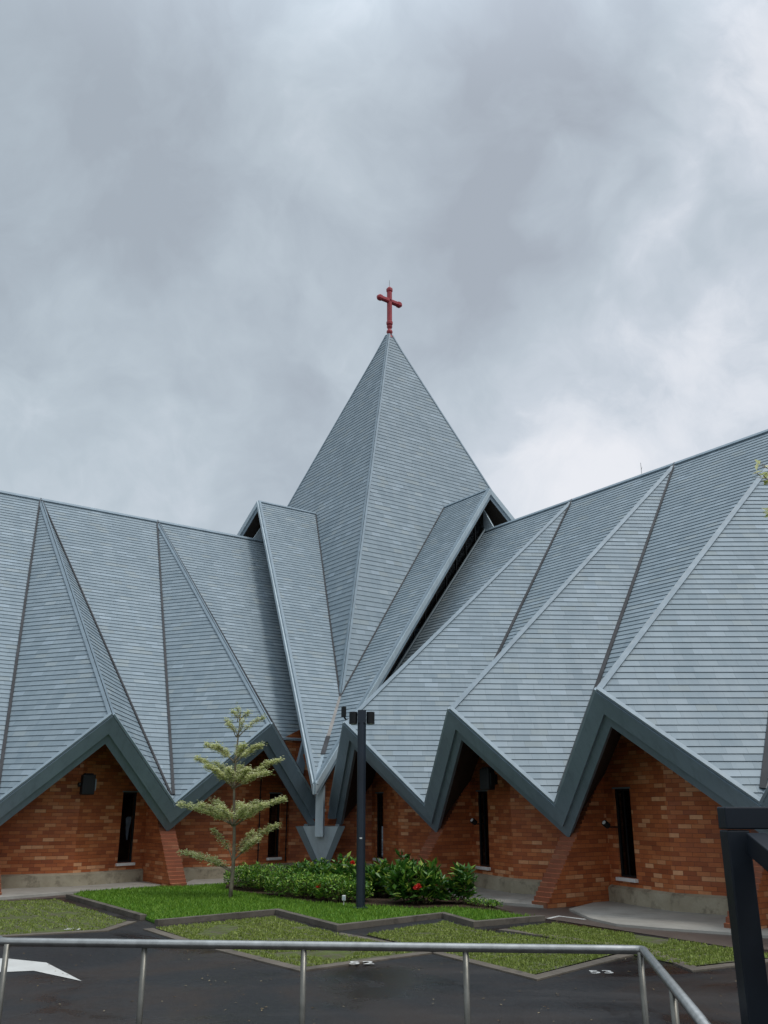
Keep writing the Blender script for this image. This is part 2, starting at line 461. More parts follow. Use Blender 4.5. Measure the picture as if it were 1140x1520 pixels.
# ---------------------------------------------------------------- central gables
def zg(o): return 2.65+1.194*o
ZG = zg(Wd)
for F in (L, R):
    gm = MB()
    A, B, D, T = F(-2.13, Wd, ZG), F(-4.75, Wd, ZG), F(-1.63, 1.63, zg(1.63)), F(.39, -.39, zg(-.39))
    shingles(gm, [A, B, D, T])
    T2 = F(.39, 2*Wd+.39, zg(-.39)); B2 = F(-4.75, Wd, ZG); D2 = F(-1.63, 2*Wd-1.63, zg(1.63))
    shingles(gm, [A, B2, D2, T2])
    go = gm.build('gable_roof', [M['roof'], M['joint_and_shade']], church)
    nf = pn(A, B, T); nb = pn(A, B, T2)
    rk = MB()
    strip(rk, A, T, [(B-A, nf)], .085, .05, .05, 0, ext=0)
    strip(rk, A, T2, [(B-A, nb)], .10, .05, .05, 0, ext=0)
    strip(rk, A, B, [(T-A, nf), (T2-A, nb)], .09, .045, .035, 0, ext=0)
    rk.build('rake_cap', M['cap'], go)
    out = (F(1, 0, 0)-F(0, 0, 0))
    fb = MB()
    for (q, w1) in ((T, 1), (T2, 1)):
        fb.prism([A+out*.05, q+out*.05, q+out*.05-UP*.22, A+out*.05-UP*.22], -out*.12)
    fb.build('rake_board', M['panel'], go)
    fb = MB()
    for (q, w1) in ((T, 1), (T2, 1)):
        d = (q-A).normalized()
        fb.prism([A-UP*.22, q-UP*.22, q-UP*.36-d*.2, A-UP*.38], -out*.10)
    fb.build('inner_rake_board', M['cap'], go)
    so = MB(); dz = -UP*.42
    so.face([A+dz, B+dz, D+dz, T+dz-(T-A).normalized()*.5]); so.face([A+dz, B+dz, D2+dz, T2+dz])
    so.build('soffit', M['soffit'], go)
    # glazed infill wall between the wing roof and the gable roof
    g0, g1 = (-1.5, 1.9), (-2.5, Wd)
    fr = MB(); gl = MB()
    def gp(t, z): return F(g0[0]+(g1[0]-g0[0])*t, g0[1]+(g1[1]-g0[1])*t, z)
    def ob(t): return g0[1]+(g1[1]-g0[1])*t
    n = 12; hgt = 1.12
    tdir = (gp(1, 0)-gp(0, 0)).normalized()
    for i in range(n):
        t0, t1 = i/n, (i+1)/n
        gl.face([gp(t0, zf(ob(t0))), gp(t1, zf(ob(t1))), gp(t1, zf(ob(t1))+hgt), gp(t0, zf(ob(t0))+hgt)])
    for i in range(n+1):
        t0 = i/n; c = gp(t0, zf(ob(t0))); fr.prism([c-tdir*.02-out*.03, c+tdir*.02-out*.03, c+tdir*.02+out*.03, c-tdir*.02+out*.03], UP*hgt)
    gw = fr.build('clerestory_window', M['black'], go)
    gl.build('pane', M['glass'], gw)
    fl_ = MB(); a, b = gp(0, zf(ob(0))), gp(1, zf(ob(1)))
    fl_.tube([a+out*.10+UP*.10, b+out*.10+UP*.10], .035, 8)
    fl_.build('flashing', M['panel2'], gw)
    # upright grey fin on the wing ridge
    fin = MB(); fin.prism([F(-2.5, Wd-.02, ZR), F(-1.98, Wd-.02, ZR), F(-2.5, Wd-.02, ZR+.85)], F(0, .05)-F(0, 0))
    fin.build('end_panel', M['panel'], go)
    # dark gable closure behind
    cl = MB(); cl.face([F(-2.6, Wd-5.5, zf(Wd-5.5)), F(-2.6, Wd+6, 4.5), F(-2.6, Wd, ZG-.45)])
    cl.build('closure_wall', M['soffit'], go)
    # brick infill near the low end
    bw = MB()
    def wq(p, q, z0, z1p, z1q):
        ln = (q-p).length; pp = [p+UP*z0, q+UP*z0, q+UP*z1q, p+UP*z1p]
        bw.face(pp, 0, [(0, z0), (ln, z0), (ln, z1q), (0, z1p)])
    wq(F(.25, 1.95), F(-1.6, 1.95), 1.2, 3.3, 4.2)
    bw.build('brick_infill', M['brick'], go)
    # grey strut and flashing plate by the corner
    st = MB()
    st.prism([F(.02, 1.25, 2.3), F(-.22, 1.25, 2.3), F(-.62, 1.5, 3.42), F(-.42, 1.5, 3.42)], F(0, .12)-F(0, 0))
    st.prism([F(.12, 1.5, 2.45), F(-.36, .62, 1.55), F(-.75, .9, 1.6), F(-.5, 1.5, 2.45)], -UP*.04)
    st.build('strut', M['cap'], go)

# valley gutter between the two gables down to the corner tip
gm = MB()
P0, P1 = K+(bL+bR)*1.66+UP*(zg(1.63)+.02), K+(bL+bR)*(.22)+UP*zg(.22)
lat = (bL-bR).normalized(); ax = (P1-P0).normalized(); nn = lat.cross(ax).normalized(); nn = nn if nn.z > 0 else -nn
gm.prism([P0-lat*.035+nn*.05, P0+lat*.035+nn*.05, P1+lat*.06+nn*.05, P1-lat*.06+nn*.05], -nn*.04)
gm.build('valley_gutter', M['gutter2'], church)
Pa = K+(bL+bR)*.62+UP*zg(.62)
gm = MB(); gm.prism([Pa-lat*.055+nn*.062, Pa+lat*.055+nn*.062, P1+lat*.062+nn*.062, P1-lat*.062+nn*.062], -nn*.01)
gm.build('rain_channel', M['gutter'], church)
gm = MB()
gm.face([K+(bL+bR)*.24+UP*(zg(.24)+.045), L(.32, -.32, zg(-.32)+.055), L(.02, -.02+.0, zg(-.02)+.05)+lat*.3]); gm.face([K+(bL+bR)*.24+UP*(zg(.24)+.045), L(.32, -.32, zg(-.32)+.055), L(.02, -.02, zg(-.02)+.05)-lat*.3])
gm.build('tip_plate', M['drip'], church)

# ---------------------------------------------------------------- spire
ZA, KS = 21.36, 2.58
sp = MB(); base_t = 6.55; cut = .10
dirs = [-(bL+bR), bR-bL, bL+bR, bL-bR]
cr = [[C+d*cut*1.0+UP*(ZA-cut*.9), C+d*.42+UP*(ZA-KS*.42+.10), C+d*base_t+UP*(ZA-KS*base_t)] for d in dirs]
for i in range(4):
    a, b = cr[i], cr[(i+1) % 4]
    shingles(sp, [a[0], b[0], b[1], a[1]], .015, .182); shingles(sp, [a[1], b[1], b[2], a[2]], .015, .182)
so = sp.build('spire_roof', [M['roof'], M['joint_and_shade']], church)
cp = MB()
for i in range(4):
    for (j, k) in ((0, 1), (1, 2)):
        a, b = cr[i][j], cr[i][k]; p, q = cr[(i+1) % 4], cr[i-1]
        strip(cp, a, b, [(p[k]-b, pn(a, b, p[k])), (q[k]-b, pn(a, b, q[k]))], .07, .035, .03, 0, ext=0)
cp.build('ridge_cap', M['cap'], so)
# gutters where gables meet the spire
for F in (L, R):
    g = MB(); a, b = F(-4.62, Wd, ZG), F(-1.63, 1.63, zg(1.63)); t = (b-a).normalized()
    nrm = (pn(a, b, F(-2.13, Wd, ZG)) + (F(1, 0, .39)-F(0, 0, 0)).normalized()).normalized(); dd = nrm.cross(t).normalized()
    g.prism([a-dd*.018+nrm*.045, a+dd*.018+nrm*.045, b+dd*.022+nrm*.045, b-dd*.022+nrm*.045], -nrm*.05)
    g.build('valley_gutter', M['gutter'], so)

# cross on top
X = V((.24, 34.3, 0)); X = V((C.x+.02, C.y, 0))
cm = MB(); ux = dL; uy = bL; hw, hd = .10, .10
def prof_bar(mb, c0, c1, side, dep):
    """square bar with chamfered flared ends"""
    t = (c1-c0).normalized(); Ln = (c1-c0).length
    st = [(0, .6), (.05, 1.0), (.09, 1.25), (.20, 1.25), (.24, 1.0), (Ln-.24, 1.0), (Ln-.20, 1.25), (Ln-.09, 1.25), (Ln-.05, 1.0), (Ln, .6)]
    b = len(mb.v)
    for (d, k) in st:
        for (x, y) in ((-1, -.55), (-.55, -1), (.55, -1), (1, -.55), (1, .55), (.55, 1), (-.55, 1), (-1, .55)):
            mb.v.append(tuple(c0+t*d+side*x*hw*k+dep*y*hd*k))
    for i in range(len(st)-1):
        for k in range(8):
            k2 = (k+1) % 8; mb.f.append((b+i*8+k, b+i*8+k2, b+(i+1)*8+k2, b+(i+1)*8+k)); mb.m.append(0); mb.uvs.append([(0, 0)]*4)
    mb.f.append(tuple(b+k for k in range(8))); mb.m.append(0); mb.uvs.append([(0, 0)]*8)
    e = b+(len(st)-1)*8; mb.f.append(tuple(e+k for k in range(8))); mb.m.append(0); mb.uvs.append([(0, 0)]*8)
prof_bar(cm, X+UP*21.72, X+UP*23.68, ux, uy)
prof_bar(cm, X+UP*22.98-ux*.66, X+UP*22.98+ux*.66, UP, uy)
cross = cm.build('cross', M['red'], church, 'red metal cross on top of the spire')
fm = MB(); fm.lathe(X+UP*21.10, [(.17, 0), (.15, .08), (.09, .16), (.08, .2), (.115, .25), (.14, .32), (.115, .40), (.08, .44), (.08, .50), (.12, .54), (.12, .62)], 16)
fm.build('finial', M['red'], cross, smooth=True)
lr = MB(); lr.tube([X+UP*23.6, X+UP*24.05], .012, 6); lr.build('lightning_rod', M['steel'], cross)
an = MB(); q = R(4.35, Wd, ZR); an.tube([q, q+UP*.40], .007, 6); an.tube([q+UP*.16, q+UP*.24+V((.03, 0, .03))], .005, 5)
an.build('lightning_rod', M['steel'], church)

# ---------------------------------------------------------------- brick walls, windows, plinths
def wall_run(mb, F, p0, p1, top0, top1, hole=None, u0=0, z0=.30, mi=0):
    """vertical wall from plan point p0 to p1 (s,off); hole=(ua,ub,za,zb)"""
    a, b = F(*p0), F(*p1); ln = (b-a).length; t = (b-a)/ln
    def P(u, z): return a+t*u+UP*z
    def top(u): return top0+(top1-top0)*u/ln
    def quad(ua, ub, za, zb=None):
        if zb is None: mb.face([P(ua, za), P(ub, za), P(ub, top(ub)), P(ua, top(ua))], mi, [(u0+ua, za), (u0+ub, za), (u0+ub, top(ub)), (u0+ua, top(ua))])
        else: mb.face([P(ua, za), P(ub, za), P(ub, zb), P(ua, zb)], mi, [(u0+ua, za), (u0+ub, za), (u0+ub, zb), (u0+ua, zb)])
    if hole:
        ua, ub, za, zb = hole
        quad(0, ua, z0); quad(ub, ln, z0); quad(ua, ub, z0, za); quad(ua, ub, zb)
        inn = UP.cross(t); inn = inn if inn.dot(F(0, 1)-F(0, 0)) > 0 else -inn
        for (x0, x1, y0, y1) in ((ua, ua, za, zb), (ub, ub, za, zb), (ua, ub, za, za), (ua, ub, zb, zb)):
            q = [P(x0, y0), P(x1, y1), P(x1, y1)+inn*.16, P(x0, y0)+inn*.16]
            mb.face(q, mi, [(u0+x0, y0), (u0+x1, y1), (u0+x1+.16, y1), (u0+x0+.16, y0)])
        return P, inn, t
    quad(0, ln, z0); return P, None, t

BAYC, INNR = 1.20, 1.65
def ztop(s_low, o): return zf(o)-.42
reflection_spot = None
for F in (L, R):
    wm = MB(); winspecs = []; pl = []
    for i in range(4):
        s0 = S0+MOD*i; a = (s0-1.75, INNR); c = (s0, BAYC); b = (s0+1.75, INNR)
        HB = .80 if F is R else .70
        zc = ZP+.861*(BAYC-PO)-.25; zi = zf(INNR)-.12
        P, inn, t = wall_run(wm, F, a, c, zi, zc, hole=(.30, HB, .47, 2.0), u0=s0)
        winspecs.append((P, inn, t))
        wall_run(wm, F, c, b, zc, zi, u0=s0+1.95)
        pl += [a, c, b]
    for i in range(1, 4):
        sl_ = S0-MOD/2+MOD*i
        wall_run(wm, F, (sl_-.2, INNR-.002), (sl_+.2, INNR-.002), zf(INNR)-.06, zf(INNR)-.06, z0=0)
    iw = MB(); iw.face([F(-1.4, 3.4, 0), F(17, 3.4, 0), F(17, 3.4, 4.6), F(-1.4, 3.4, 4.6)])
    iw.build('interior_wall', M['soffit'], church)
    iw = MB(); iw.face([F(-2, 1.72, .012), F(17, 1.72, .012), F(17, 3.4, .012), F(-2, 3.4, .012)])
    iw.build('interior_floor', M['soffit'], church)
    # corner wall half
    ci = F(-.10, INNR); cc = K+(bL+bR)*.85
    ln = (cc-ci).length
    wm.face([ci+UP*.3, cc+UP*.3, cc+UP*3.2, ci+UP*2.9], 0, [(0, .3), (ln, .3), (ln, 3.2), (0, 2.9)])
    wo = wm.build('brick_wall', M['brick'], church)
    # plinth with sloping top
    pm = MB()
    def off(pt, d): return F(pt[0], pt[1]-d)
    for i in range(len(pl)-1):
        if i % 3 == 2: continue
        p, q = pl[i], pl[i+1]
        a0, a1 = off(p, .09), off(q, .09); b0, b1 = off(p, -.05), off(q, -.05)
        pm.prism([a0, a0+UP*.28, b0+UP*.34, b0], a1-a0)
    pm.prism([F(-.1, 1.56), F(-.1, 1.56, .28), F(-.1, 1.7, .34), F(-.1, 1.7)], cc-ci)
    po = pm.build('plinth', M['plinth'], wo)
    HB = .80 if F is R else .70
    for i, (P, inn, t) in enumerate(winspecs):
        f = MB(); w = .035; out = -inn
        for (x0, x1, z0, z1) in ((.30, .30+w, .47, 2.0), (HB-w, HB, .47, 2.0), (.30+w, HB-w, .47, .47+w), (.30+w, HB-w, 2.0-w, 2.0)):
            f.prism([P(x0, z0)+inn*.035, P(x1, z0)+inn*.035, P(x1, z1)+inn*.035, P(x0, z1)+inn*.035], inn*.05)
        if F is R: f.prism([P(.53, .5)+inn*.04, P(.555, .5)+inn*.04, P(.555, 1.97)+inn*.04, P(.53, 1.97)+inn*.04], inn*.015)
        wnd = f.build('window', M['black'], church)
        g = MB(); g.face([P(.31, .48)+inn*.06, P(HB-.01, .48)+inn*.06, P(HB-.01, 1.99)+inn*.06, P(.31, 1.99)+inn*.06]); g.build('pane', M['glass'], wnd)
        sl = MB(); sl.prism([P(.26, .405)+out*.07, P(HB+.04, .405)+out*.07, P(HB+.04, .405)+inn*.03, P(.26, .405)+inn*.03], UP*.06)
        sl.build('sill', M['sill'], wnd, bevel=.006)
        if F is L and i == 1: reflection_spot = (P, inn, t)
        lt = MB(); lt.prism([P(.28, 2.0)+out*.012, P(HB+.02, 2.0)+out*.012, P(HB+.02, 2.0)+inn*.02, P(.28, 2.0)+inn*.02], UP*.03)
        lt.build('lintel_edge', M['panel2'], wnd)

# buttresses
def buttress(F, sc_):
    mb = MB(); prof = []
    n = 26; o0, z0, o1, z1 = -.02, 0.0, 1.45, 2.05
    prof.append((o0-.03, 0)); prof.append((o0-.03, .10))
    for k in range(n):
        f = (k+.35)/n; f2 = (k+1)/n
        oo, zz = o0+(o1-o0)*f, .10+(z1-.10)*f
        prof.append((o0+(o1-o0)*(k+.45)/n, .10+(z1-.10)*k/n+.004)); prof.append((o0+(o1-o0)*f2-.022, .10+(z1-.10)*f2))
    prof += [(1.50, 2.45), (1.95, 2.75), (1.95, 0)]
    h = .19
    A = [F(sc_-h, o, z) for o, z in prof]; B = [F(sc_+h, o, z) for o, z in prof]
    for S_ in (A, B): mb.face(S_, 0, [(o, z) for o, z in prof])
    acc = 0
    for i in range(len(prof)-1):
        d = math.hypot(prof[i+1][0]-prof[i][0], prof[i+1][1]-prof[i][1])
        rr = (i//2)*.078; va, vb = (rr+.02, rr+.07) if i % 2 else (rr+.004, rr+.006)
        mb.face([A[i], A[i+1], B[i+1], B[i]], 1, [(0, va), (0, vb), (2*h, vb), (2*h, va)]); acc += d
    return mb.build('buttress', [M['brick'], M['brick2']], church)
for F in (L, R):
    for i in range(1, 4): buttress(F, S0-MOD/2+MOD*i)
    bw = MB()   # brick web above each buttress back to the wall
    # rain hopper and box column at the corner
g = (bL+bR).normalized(); lat = V((g.y, -g.x, 0))
hc = K+(bL+bR)*.12
hp = MB(); W2, D2, zt, zb = .60, .42, 1.22, .10
cA = [hc-lat*W2, hc+lat*W2, hc+lat*W2*.8+g*D2*1.6, hc-lat*W2*.8+g*D2*1.6]
tipb = hc+UP*zb+g*.25
T = [p+UP*zt for p in cA]
hp.face([T[0], T[1], tipb]); hp.face([T[1], T[2], tipb]); hp.face([T[2], T[3], tipb]); hp.face([T[3], T[0], tipb]); hp.face(T)
ho = hp.build('rain_hopper', M['panel'], church)
rim = MB(); fn = ((T[1]-T[0]).cross(tipb-T[0])).normalized(); fn = fn if fn.dot(g) < 0 else -fn
for (p, sg) in ((T[0], 1), (T[1], -1)):
    w_ = lat*sg*.15
    rim.prism([p-w_*.15, p+w_, tipb+w_*.35-UP*.0, tipb-w_*.5], fn*.03)
rim.build('hopper_rim', M['panel2'], ho)
for sg in (-1, 1):
    bk = MB()
    bk.box(hc+lat*sg*.40+g*.22+UP*(zt+.025), lat*.05, g*.1, UP*.025)
    bk.build('bracket', M['panel2'], ho)
dp = MB(); c0 = K+(bL+bR)*.10-g*.05
dp.prism([c0-lat*.10-g*.09+UP*.98, c0+lat*.10-g*.09+UP*.98, c0+lat*.10+g*.09+UP*.98, c0-lat*.10+g*.09+UP*.98], UP*(zg(.05)-.98-.25))
dp.build('downpipe', M['panel'], church, bevel=.008)
# thin wall pipes on the left wing bay next to the corner
for (u, z0, z1) in ((1.05, .35, 2.4), (.10, .35, 1.9)):
    a, c = L(S0-1.75, INNR), L(S0, BAYC); t = (c-a).normalized(); p = a+t*u+(L(0, -1)-L(0, 0))*.04
    pp = MB(); pp.tube([p+UP*z0, p+UP*z1], .014, 8)
    for zz in (z0+.3, z1-.5): pp.box(p+UP*zz, t*.028, (L(0, 1)-L(0, 0))*.015, UP*.01)
    pp.build('wall_pipe', M['black'], church)

# sheet added behind the left window to stand for its pale reflection
P, inn, t = reflection_spot
cm = MB(); n = 9; rows = [(1.46, .36, .46), (1.42, .35, .50), (1.3, .36, .48), (1.2, .38, .47), (1.05, .39, .45), (.95, .40, .43)]
pts = [[P(x0+(x1-x0)*k/n, z)+inn*(.12+.015*math.sin(k*2.1+z*3)) for k in range(n+1)] for (z, x0, x1) in rows]
for r in range(len(rows)-1):
    for k in range(n): cm.face([pts[r][k], pts[r][k+1], pts[r+1][k+1], pts[r+1][k]])
tag(cm.build('reflection_sheet', M['reflection_sheet'], None, smooth=True), 'pale sheet added as a reflection inside the narrow window of the left wing', 'reflection_sheet')

# ---------------------------------------------------------------- lamps on the walls
def wall_lamp(F, s, z, label, o0):
    base = F(s, o0, z); t = thing('wall_lamp', label, 'lamp', tuple(base), 'black lamps under the gable eaves')
    out = (F(0, -1)-F(0, 0)); sd = V((-out.y, out.x, 0))
    m = MB(); m.box(base+out*.02, sd*.06, out*.02, UP*.10); m.box(base+out*.10, sd*.02, out*.09, UP*.02)
    m.build('bracket', M['black'], t)
    m = MB(); m.box(base+out*.24, sd*.14, out*.09, UP*.21)
    m.box(base+out*.24+UP*.22, sd*.10, out*.07, UP*.02); m.build('housing', M['black'], t, bevel=.02)
    m = MB(); m.box(base+out*.23+sd*.155, sd*.02, out*.06, UP*.12); m.build('lens', M['panel2' if F is L else 'black'], t)
    m = MB(); m.tube([base+out*.22-sd*.15, base+out*.22-sd*.20], .05, 10); m.build('knob', M['black'], t)
wall_lamp(L, 5.55, 2.14, 'black lamp on the left brick gable wall beside the narrow window', .92)
wall_lamp(R, 5.35, 2.22, 'black lamp in shade under the middle gable of the right wing', .96)
for (s, z, lb) in ((8.0, 1.35, 'small round lamp behind the eave tip above the stepped buttress'), (4.35, 1.35, 'small round lamp under the eave tip right of the lamp pole')):
    b = R(s, 1.25, z); o = thing('spot_lamp', lb, 'lamp', tuple(b), 'small spot lamps under the eave tips')
    m = MB(); m.tube([b, b+UP*.06-bR*.10], .055, 12); m.build('housing', M['black'], o)
    m = MB(); m.tube([b+UP*.06-bR*.10, b+UP*.065-bR*.108], .035, 12); m.build('lens', M['sill'], o)
    m = MB(); m.box(b+bR*.12-UP*.02, bR*.14, V((0, .0, 0))+bL*.015, UP*.012); m.build('bracket', M['black'], o)
# floodlight on the first gable peak
b = R(S0+.02, -.25, 3.62)-V((.17, 0, 0)); o = thing('floodlight', 'black floodlight clamped on the roof peak beside the lamp pole', 'floodlight', tuple(b))
m = MB(); m.box(b+V((.03, 0, .20)), V((.035, .02, 0)), V((-.03, .06, 0)), UP*.12); m.build('housing', M['black'], o, bevel=.01)
m = MB(); m.tube([b+V((.03, 0, .1)), b+V((.10, .02, 0)), b+V((.16, .03, -.12))], .02, 8); m.build('bracket', M['black'], o)
m = MB(); m.tube([b+V((.1, 0, .0))+V((.03*k, .01*k, .02+.05*math.sin(k*.9)-.01*k)) for k in range(9)], .006, 5); m.build('cable', M['black'], o)

# ---------------------------------------------------------------- lamp pole
lp = V((-.40, 16.36, .05)); o = thing('lamp_post', 'dark blue lamp pole with two drum lamps standing on the lawn', 'lamp post', tuple(lp))
m = MB(); m.tube([lp, lp+UP*3.30], .077, 20); m.build('pole', M['navy'], o, smooth=False)
m = MB(); m.lathe(lp, [(0.085, 0), (.13, .0), (.13, .02), (.085, .025)], 20); m.build('base_plate', M['navy'], o)
m = MB(); m.box(lp+UP*3.18, V((.075, 0, 0)), V((0, .075, 0)), UP*.115)
m.build('head', M['navy'], o, bevel=.008)
for sg in (-1, 1):
    c = lp+UP*3.16+V((sg*.155, 0, 0))
    m = MB(); m.tube([c-UP*.105, c+UP*.105], .075, 20); dr = m.build('lamp_drum', M['black'], o)
    m = MB(); m.tube([c-UP*.109, c-UP*.106], .06, 16); m.build('lens', M['sill'], dr)
m = MB(); m.box(lp+UP*1.12+V((.0, -.079, 0)), V((.022, 0, 0)), V((0, .002, 0)), UP*.012); m.build('sticker', M['sill'], o)

# small white garden marker
b = V((-.70, 16.75, .05)); o = thing('garden_light', 'small white box light on a stake in the lawn left of the lamp pole', 'garden light', tuple(b))
m = MB(); m.box(b+UP*.04, V((.006, 0, 0)), V((0, .006, 0)), UP*.05); m.build('stake', M['sill'], o)
m = MB(); m.box(b+UP*.125, V((.032, 0, 0)), V((0, .02, 0)), UP*.045); m.build('housing', M['sill'], o, bevel=.01)
m = MB(); m.box(b+UP*.125+V((.008, -.021, 0)), V((.016, 0, 0)), V((0, .003, 0)), UP*.03); m.build('lens', M['panel'], o)

# ---------------------------------------------------------------- ground
def flat(name, pts, z, mat, kind='structure', th=0.0, uvf=None):
    mb = MB()
    a = [V((x, y, z)) for x, y in pts]
    ar = sum(a[i].x*a[(i+1) % len(a)].y-a[(i+1) % len(a)].x*a[i].y for i in range(len(a)))
    if ar < 0: a.reverse()
    if th: mb.prism(a[::-1], -UP*th)
    else: mb.face(a)
    # prism() lists the first polygon with reversed winding on the far side
    return tag(mb.build(name, mat), None, None, None, kind)
flat('ground', [(-400, -400), (400, -400), (400, 500), (-400, 500)], 0, M['asphalt'])
def wp(F, l): return [tuple(F(s, o)[:2]) for s, o in l]
# brown wet paving strip between the buttresses and the parking bays
flat('pavement', [(-9.5, 16.2), (-7.2, 17.9), (-6.05, 18.9), (-5.0, 21.8), (-8, 24), (-12, 20)], .006, M['paving'])
flat('pavement', [(1.9, 15.0), (2.2, 15.6), (2.7, 15.1), (4.4, 12.3), (6.0, 11.5), (8, 14), (4, 19), (1.3, 23), (1.25, 18.5)], .006, M['paving'])
# concrete aprons along the walls
flat('apron_concrete', [(-9.4, 16.3), (-7.28, 18.21), (-6.2, 19.50), (-4.95, 20.72), (-4.7, 22.3), (-6.02, 24.5), (-12, 20)], .055, M['apron'], th=.05)
flat('apron_concrete', [(-4.47, 20.95), (-3.3, 21.75), (-1.6, 21.9), (-1.0, 23.6), (-4.5, 24.5)], .055, M['apron'], th=.05)
flat('apron_concrete', [(1.3, 21.6), (1.32, 18.6), (1.62, 17.75), (2.80, 16.80), (4.3, 18.3), (3, 22.5), (.8, 23.4), (-.2, 22)], .05, M['apron'], th=.045)
flat('apron_concrete', [(3.15, 16.4), (3.22, 15.1), (3.45, 14.35), (4.0, 13.9), (4.91, 13.35), (7.0, 11.3), (9, 13), (5.5, 18), (4.4, 18.6), (3.9, 17.6)], .04, M['apron'], th=.035)
# lawn bed
lawn = [(-6.05, 18.6), (-3.76, 15.22), (-3.46, 14.66), (-1.78, 16.1), (-.66, 14.1), (.95, 15.6), (1.37, 14.5), (2.4, 15.15), (2.02, 15.6), (1.5, 17.5), (1.22, 19.4), (-.2, 22.2), (-1.6, 21.8), (-3.36, 21.6), (-4.36, 20.7), (-4.9, 20.6), (-6.15, 19.45)]
flat('lawn', lawn, .045, M['lawn'], th=.04)
bed = [(-3.55, 21.55), (-3.3, 19.9), (-1.3, 17.4), (.6, 16.35), (1.25, 16.5), (2.1, 15.75), (1.45, 17.9), (1.20, 19.4), (-.2, 22.1), (-1.6, 21.7)]
flat('planting_bed', bed, .060, M['soil'], th=.012)
# kerbs
def ribbon(name, pts, w, z, mat, label, cat, z0=-.02, kindv=None, group=None):
    mb = MB(); n = len(pts); P2 = [V((x, y, 0)) for x, y in pts]; Ls = []; Rs = []
    for i in range(n):
        d0 = (P2[i]-P2[i-1]).normalized() if i else None; d1 = (P2[i+1]-P2[i]).normalized() if i < n-1 else None
        d = ((d0 or d1)+(d1 or d0)).normalized(); nrm = V((-d.y, d.x, 0)); k = 1/max(.35, nrm.dot(V((-(d1 or d0).y, (d1 or d0).x, 0))))
        Ls.append(P2[i]+nrm*w*.5*k); Rs.append(P2[i]-nrm*w*.5*k)
    for i in range(n-1):
        a, b, c, d = Ls[i], Ls[i+1], Rs[i+1], Rs[i]
        A, B, Cc, D = [p+UP*z for p in (a, b, c, d)]; a, b, c, d = [p+UP*z0 for p in (a, b, c, d)]
        mb.face([A, D, Cc, B]); mb.face([a, A, B, b]); mb.face([D, d, c, Cc])
        if i == 0: mb.face([a, d, D, A])
        if i == n-2: mb.face([B, Cc, c, b])
    return tag(mb.build(name, mat), label, cat, group, kindv)
ribbon('kerb', [(-6.12, 18.62), (-3.78, 15.18)], .11, .075, M['kerb'], 'dark mossy kerb left of the gap, along the left side of the lawn', 'kerb')
ribbon('kerb', [(-3.42, 14.54), (-1.78, 16.0), (-.66, 13.98), (.95, 15.5), (1.35, 14.37), (2.48, 15.1)], .11, .075, M['kerb'], 'long zigzag concrete kerb along the front of the lawn', 'kerb')
# paver patches with edging
pavs = [[(-9.6, 17.0), (-6.25, 18.3), (-3.98, 14.98), (-4.1, 13.95), (-5.4, 13.3), (-7.05, 13.3), (-9.6, 14.5)],
        [(-3.33, 14.15), (-1.79, 15.55), (-.70, 13.60), (.50, 11.99), (-.9, 10.85), (-2.60, 13.0)],
        [(-.25, 13.45), (.95, 14.95), (1.33, 13.9), (3.10, 12.15), (1.58, 10.40)],
        [(1.78, 14.04), (2.6, 14.7), (4.75, 11.6), (3.39, 10.90)]]
for i, p in enumerate(pavs):
    flat('grass_paving', p, .010, M['paver'])
edges = [[(-7.2, 13.22), (-5.4, 13.22), (-4.0, 13.88), (-3.88, 14.9)], [(-3.42, 14.05), (-2.68, 12.95), (-.9, 10.70), (.62, 11.95)], [(-.65, 13.55), (.60, 11.95), (1.58, 10.22), (3.25, 12.1)], [(1.70, 13.98), (3.27, 12.1), (3.39, 10.72), (4.85, 11.5)]]
for p in edges:
    ribbon('edging_strip', p, .15, .016, M['edging'], None, None, 0.0, 'structure')

# grass blades
def inside(p, poly):
    x, y = p; r = False; n = len(poly)
    for i in range(n):
        x0, y0 = poly[i]; x1, y1 = poly[i-1]
        if (y0 > y) != (y1 > y) and x < (x1-x0)*(y-y0)/(y1-y0)+x0: r = not r
    return r
def vn(x, y):   # cheap value noise
    def h(i, j): return (math.sin(i*127.1+j*311.7)*43758.5453) % 1.0
    i, j = math.floor(x), math.floor(y); fx, fy = x-i, y-j; fx = fx*fx*(3-2*fx); fy = fy*fy*(3-2*fy)
    return (h(i, j)*(1-fx)+h(i+1, j)*fx)*(1-fy)+(h(i, j+1)*(1-fx)+h(i+1, j+1)*fx)*fy
def blades(name, poly, n, z, hmin, hmax, mat, test=None, label=''):
    mb = MB(); xs = [p[0] for p in poly]; ys = [p[1] for p in poly]; c = 0
    while c < n:
        x, y = random.uniform(min(xs), max(xs)), random.uniform(min(ys), max(ys))
        if not inside((x, y), poly): continue
        c += 1
        if test and not test(x, y): continue
        h = random.uniform(hmin, hmax); a = random.uniform(0, 6.28); w = .006+.006*random.random()
        dx, dy = math.cos(a)*w, math.sin(a)*w; lx, ly = random.gauss(0, .4)*h, random.gauss(0, .4)*h
        b = len(mb.v); mb.v += [(x-dx, y-dy, z), (x+dx, y+dy, z), (x+lx, y+ly, z+h)]
        mb.f.append((b, b+1, b+2)); mb.m.append(0); mb.uvs.append([(0, 0)]*3)
    return tag(mb.build(name, mat), label, 'grass', None, 'stuff')
blades('grass', lawn, 46000, .043, .02, .06, M['blade'], lambda x, y: not inside((x, y), bed), 'bright green mown lawn grass inside the kerb')
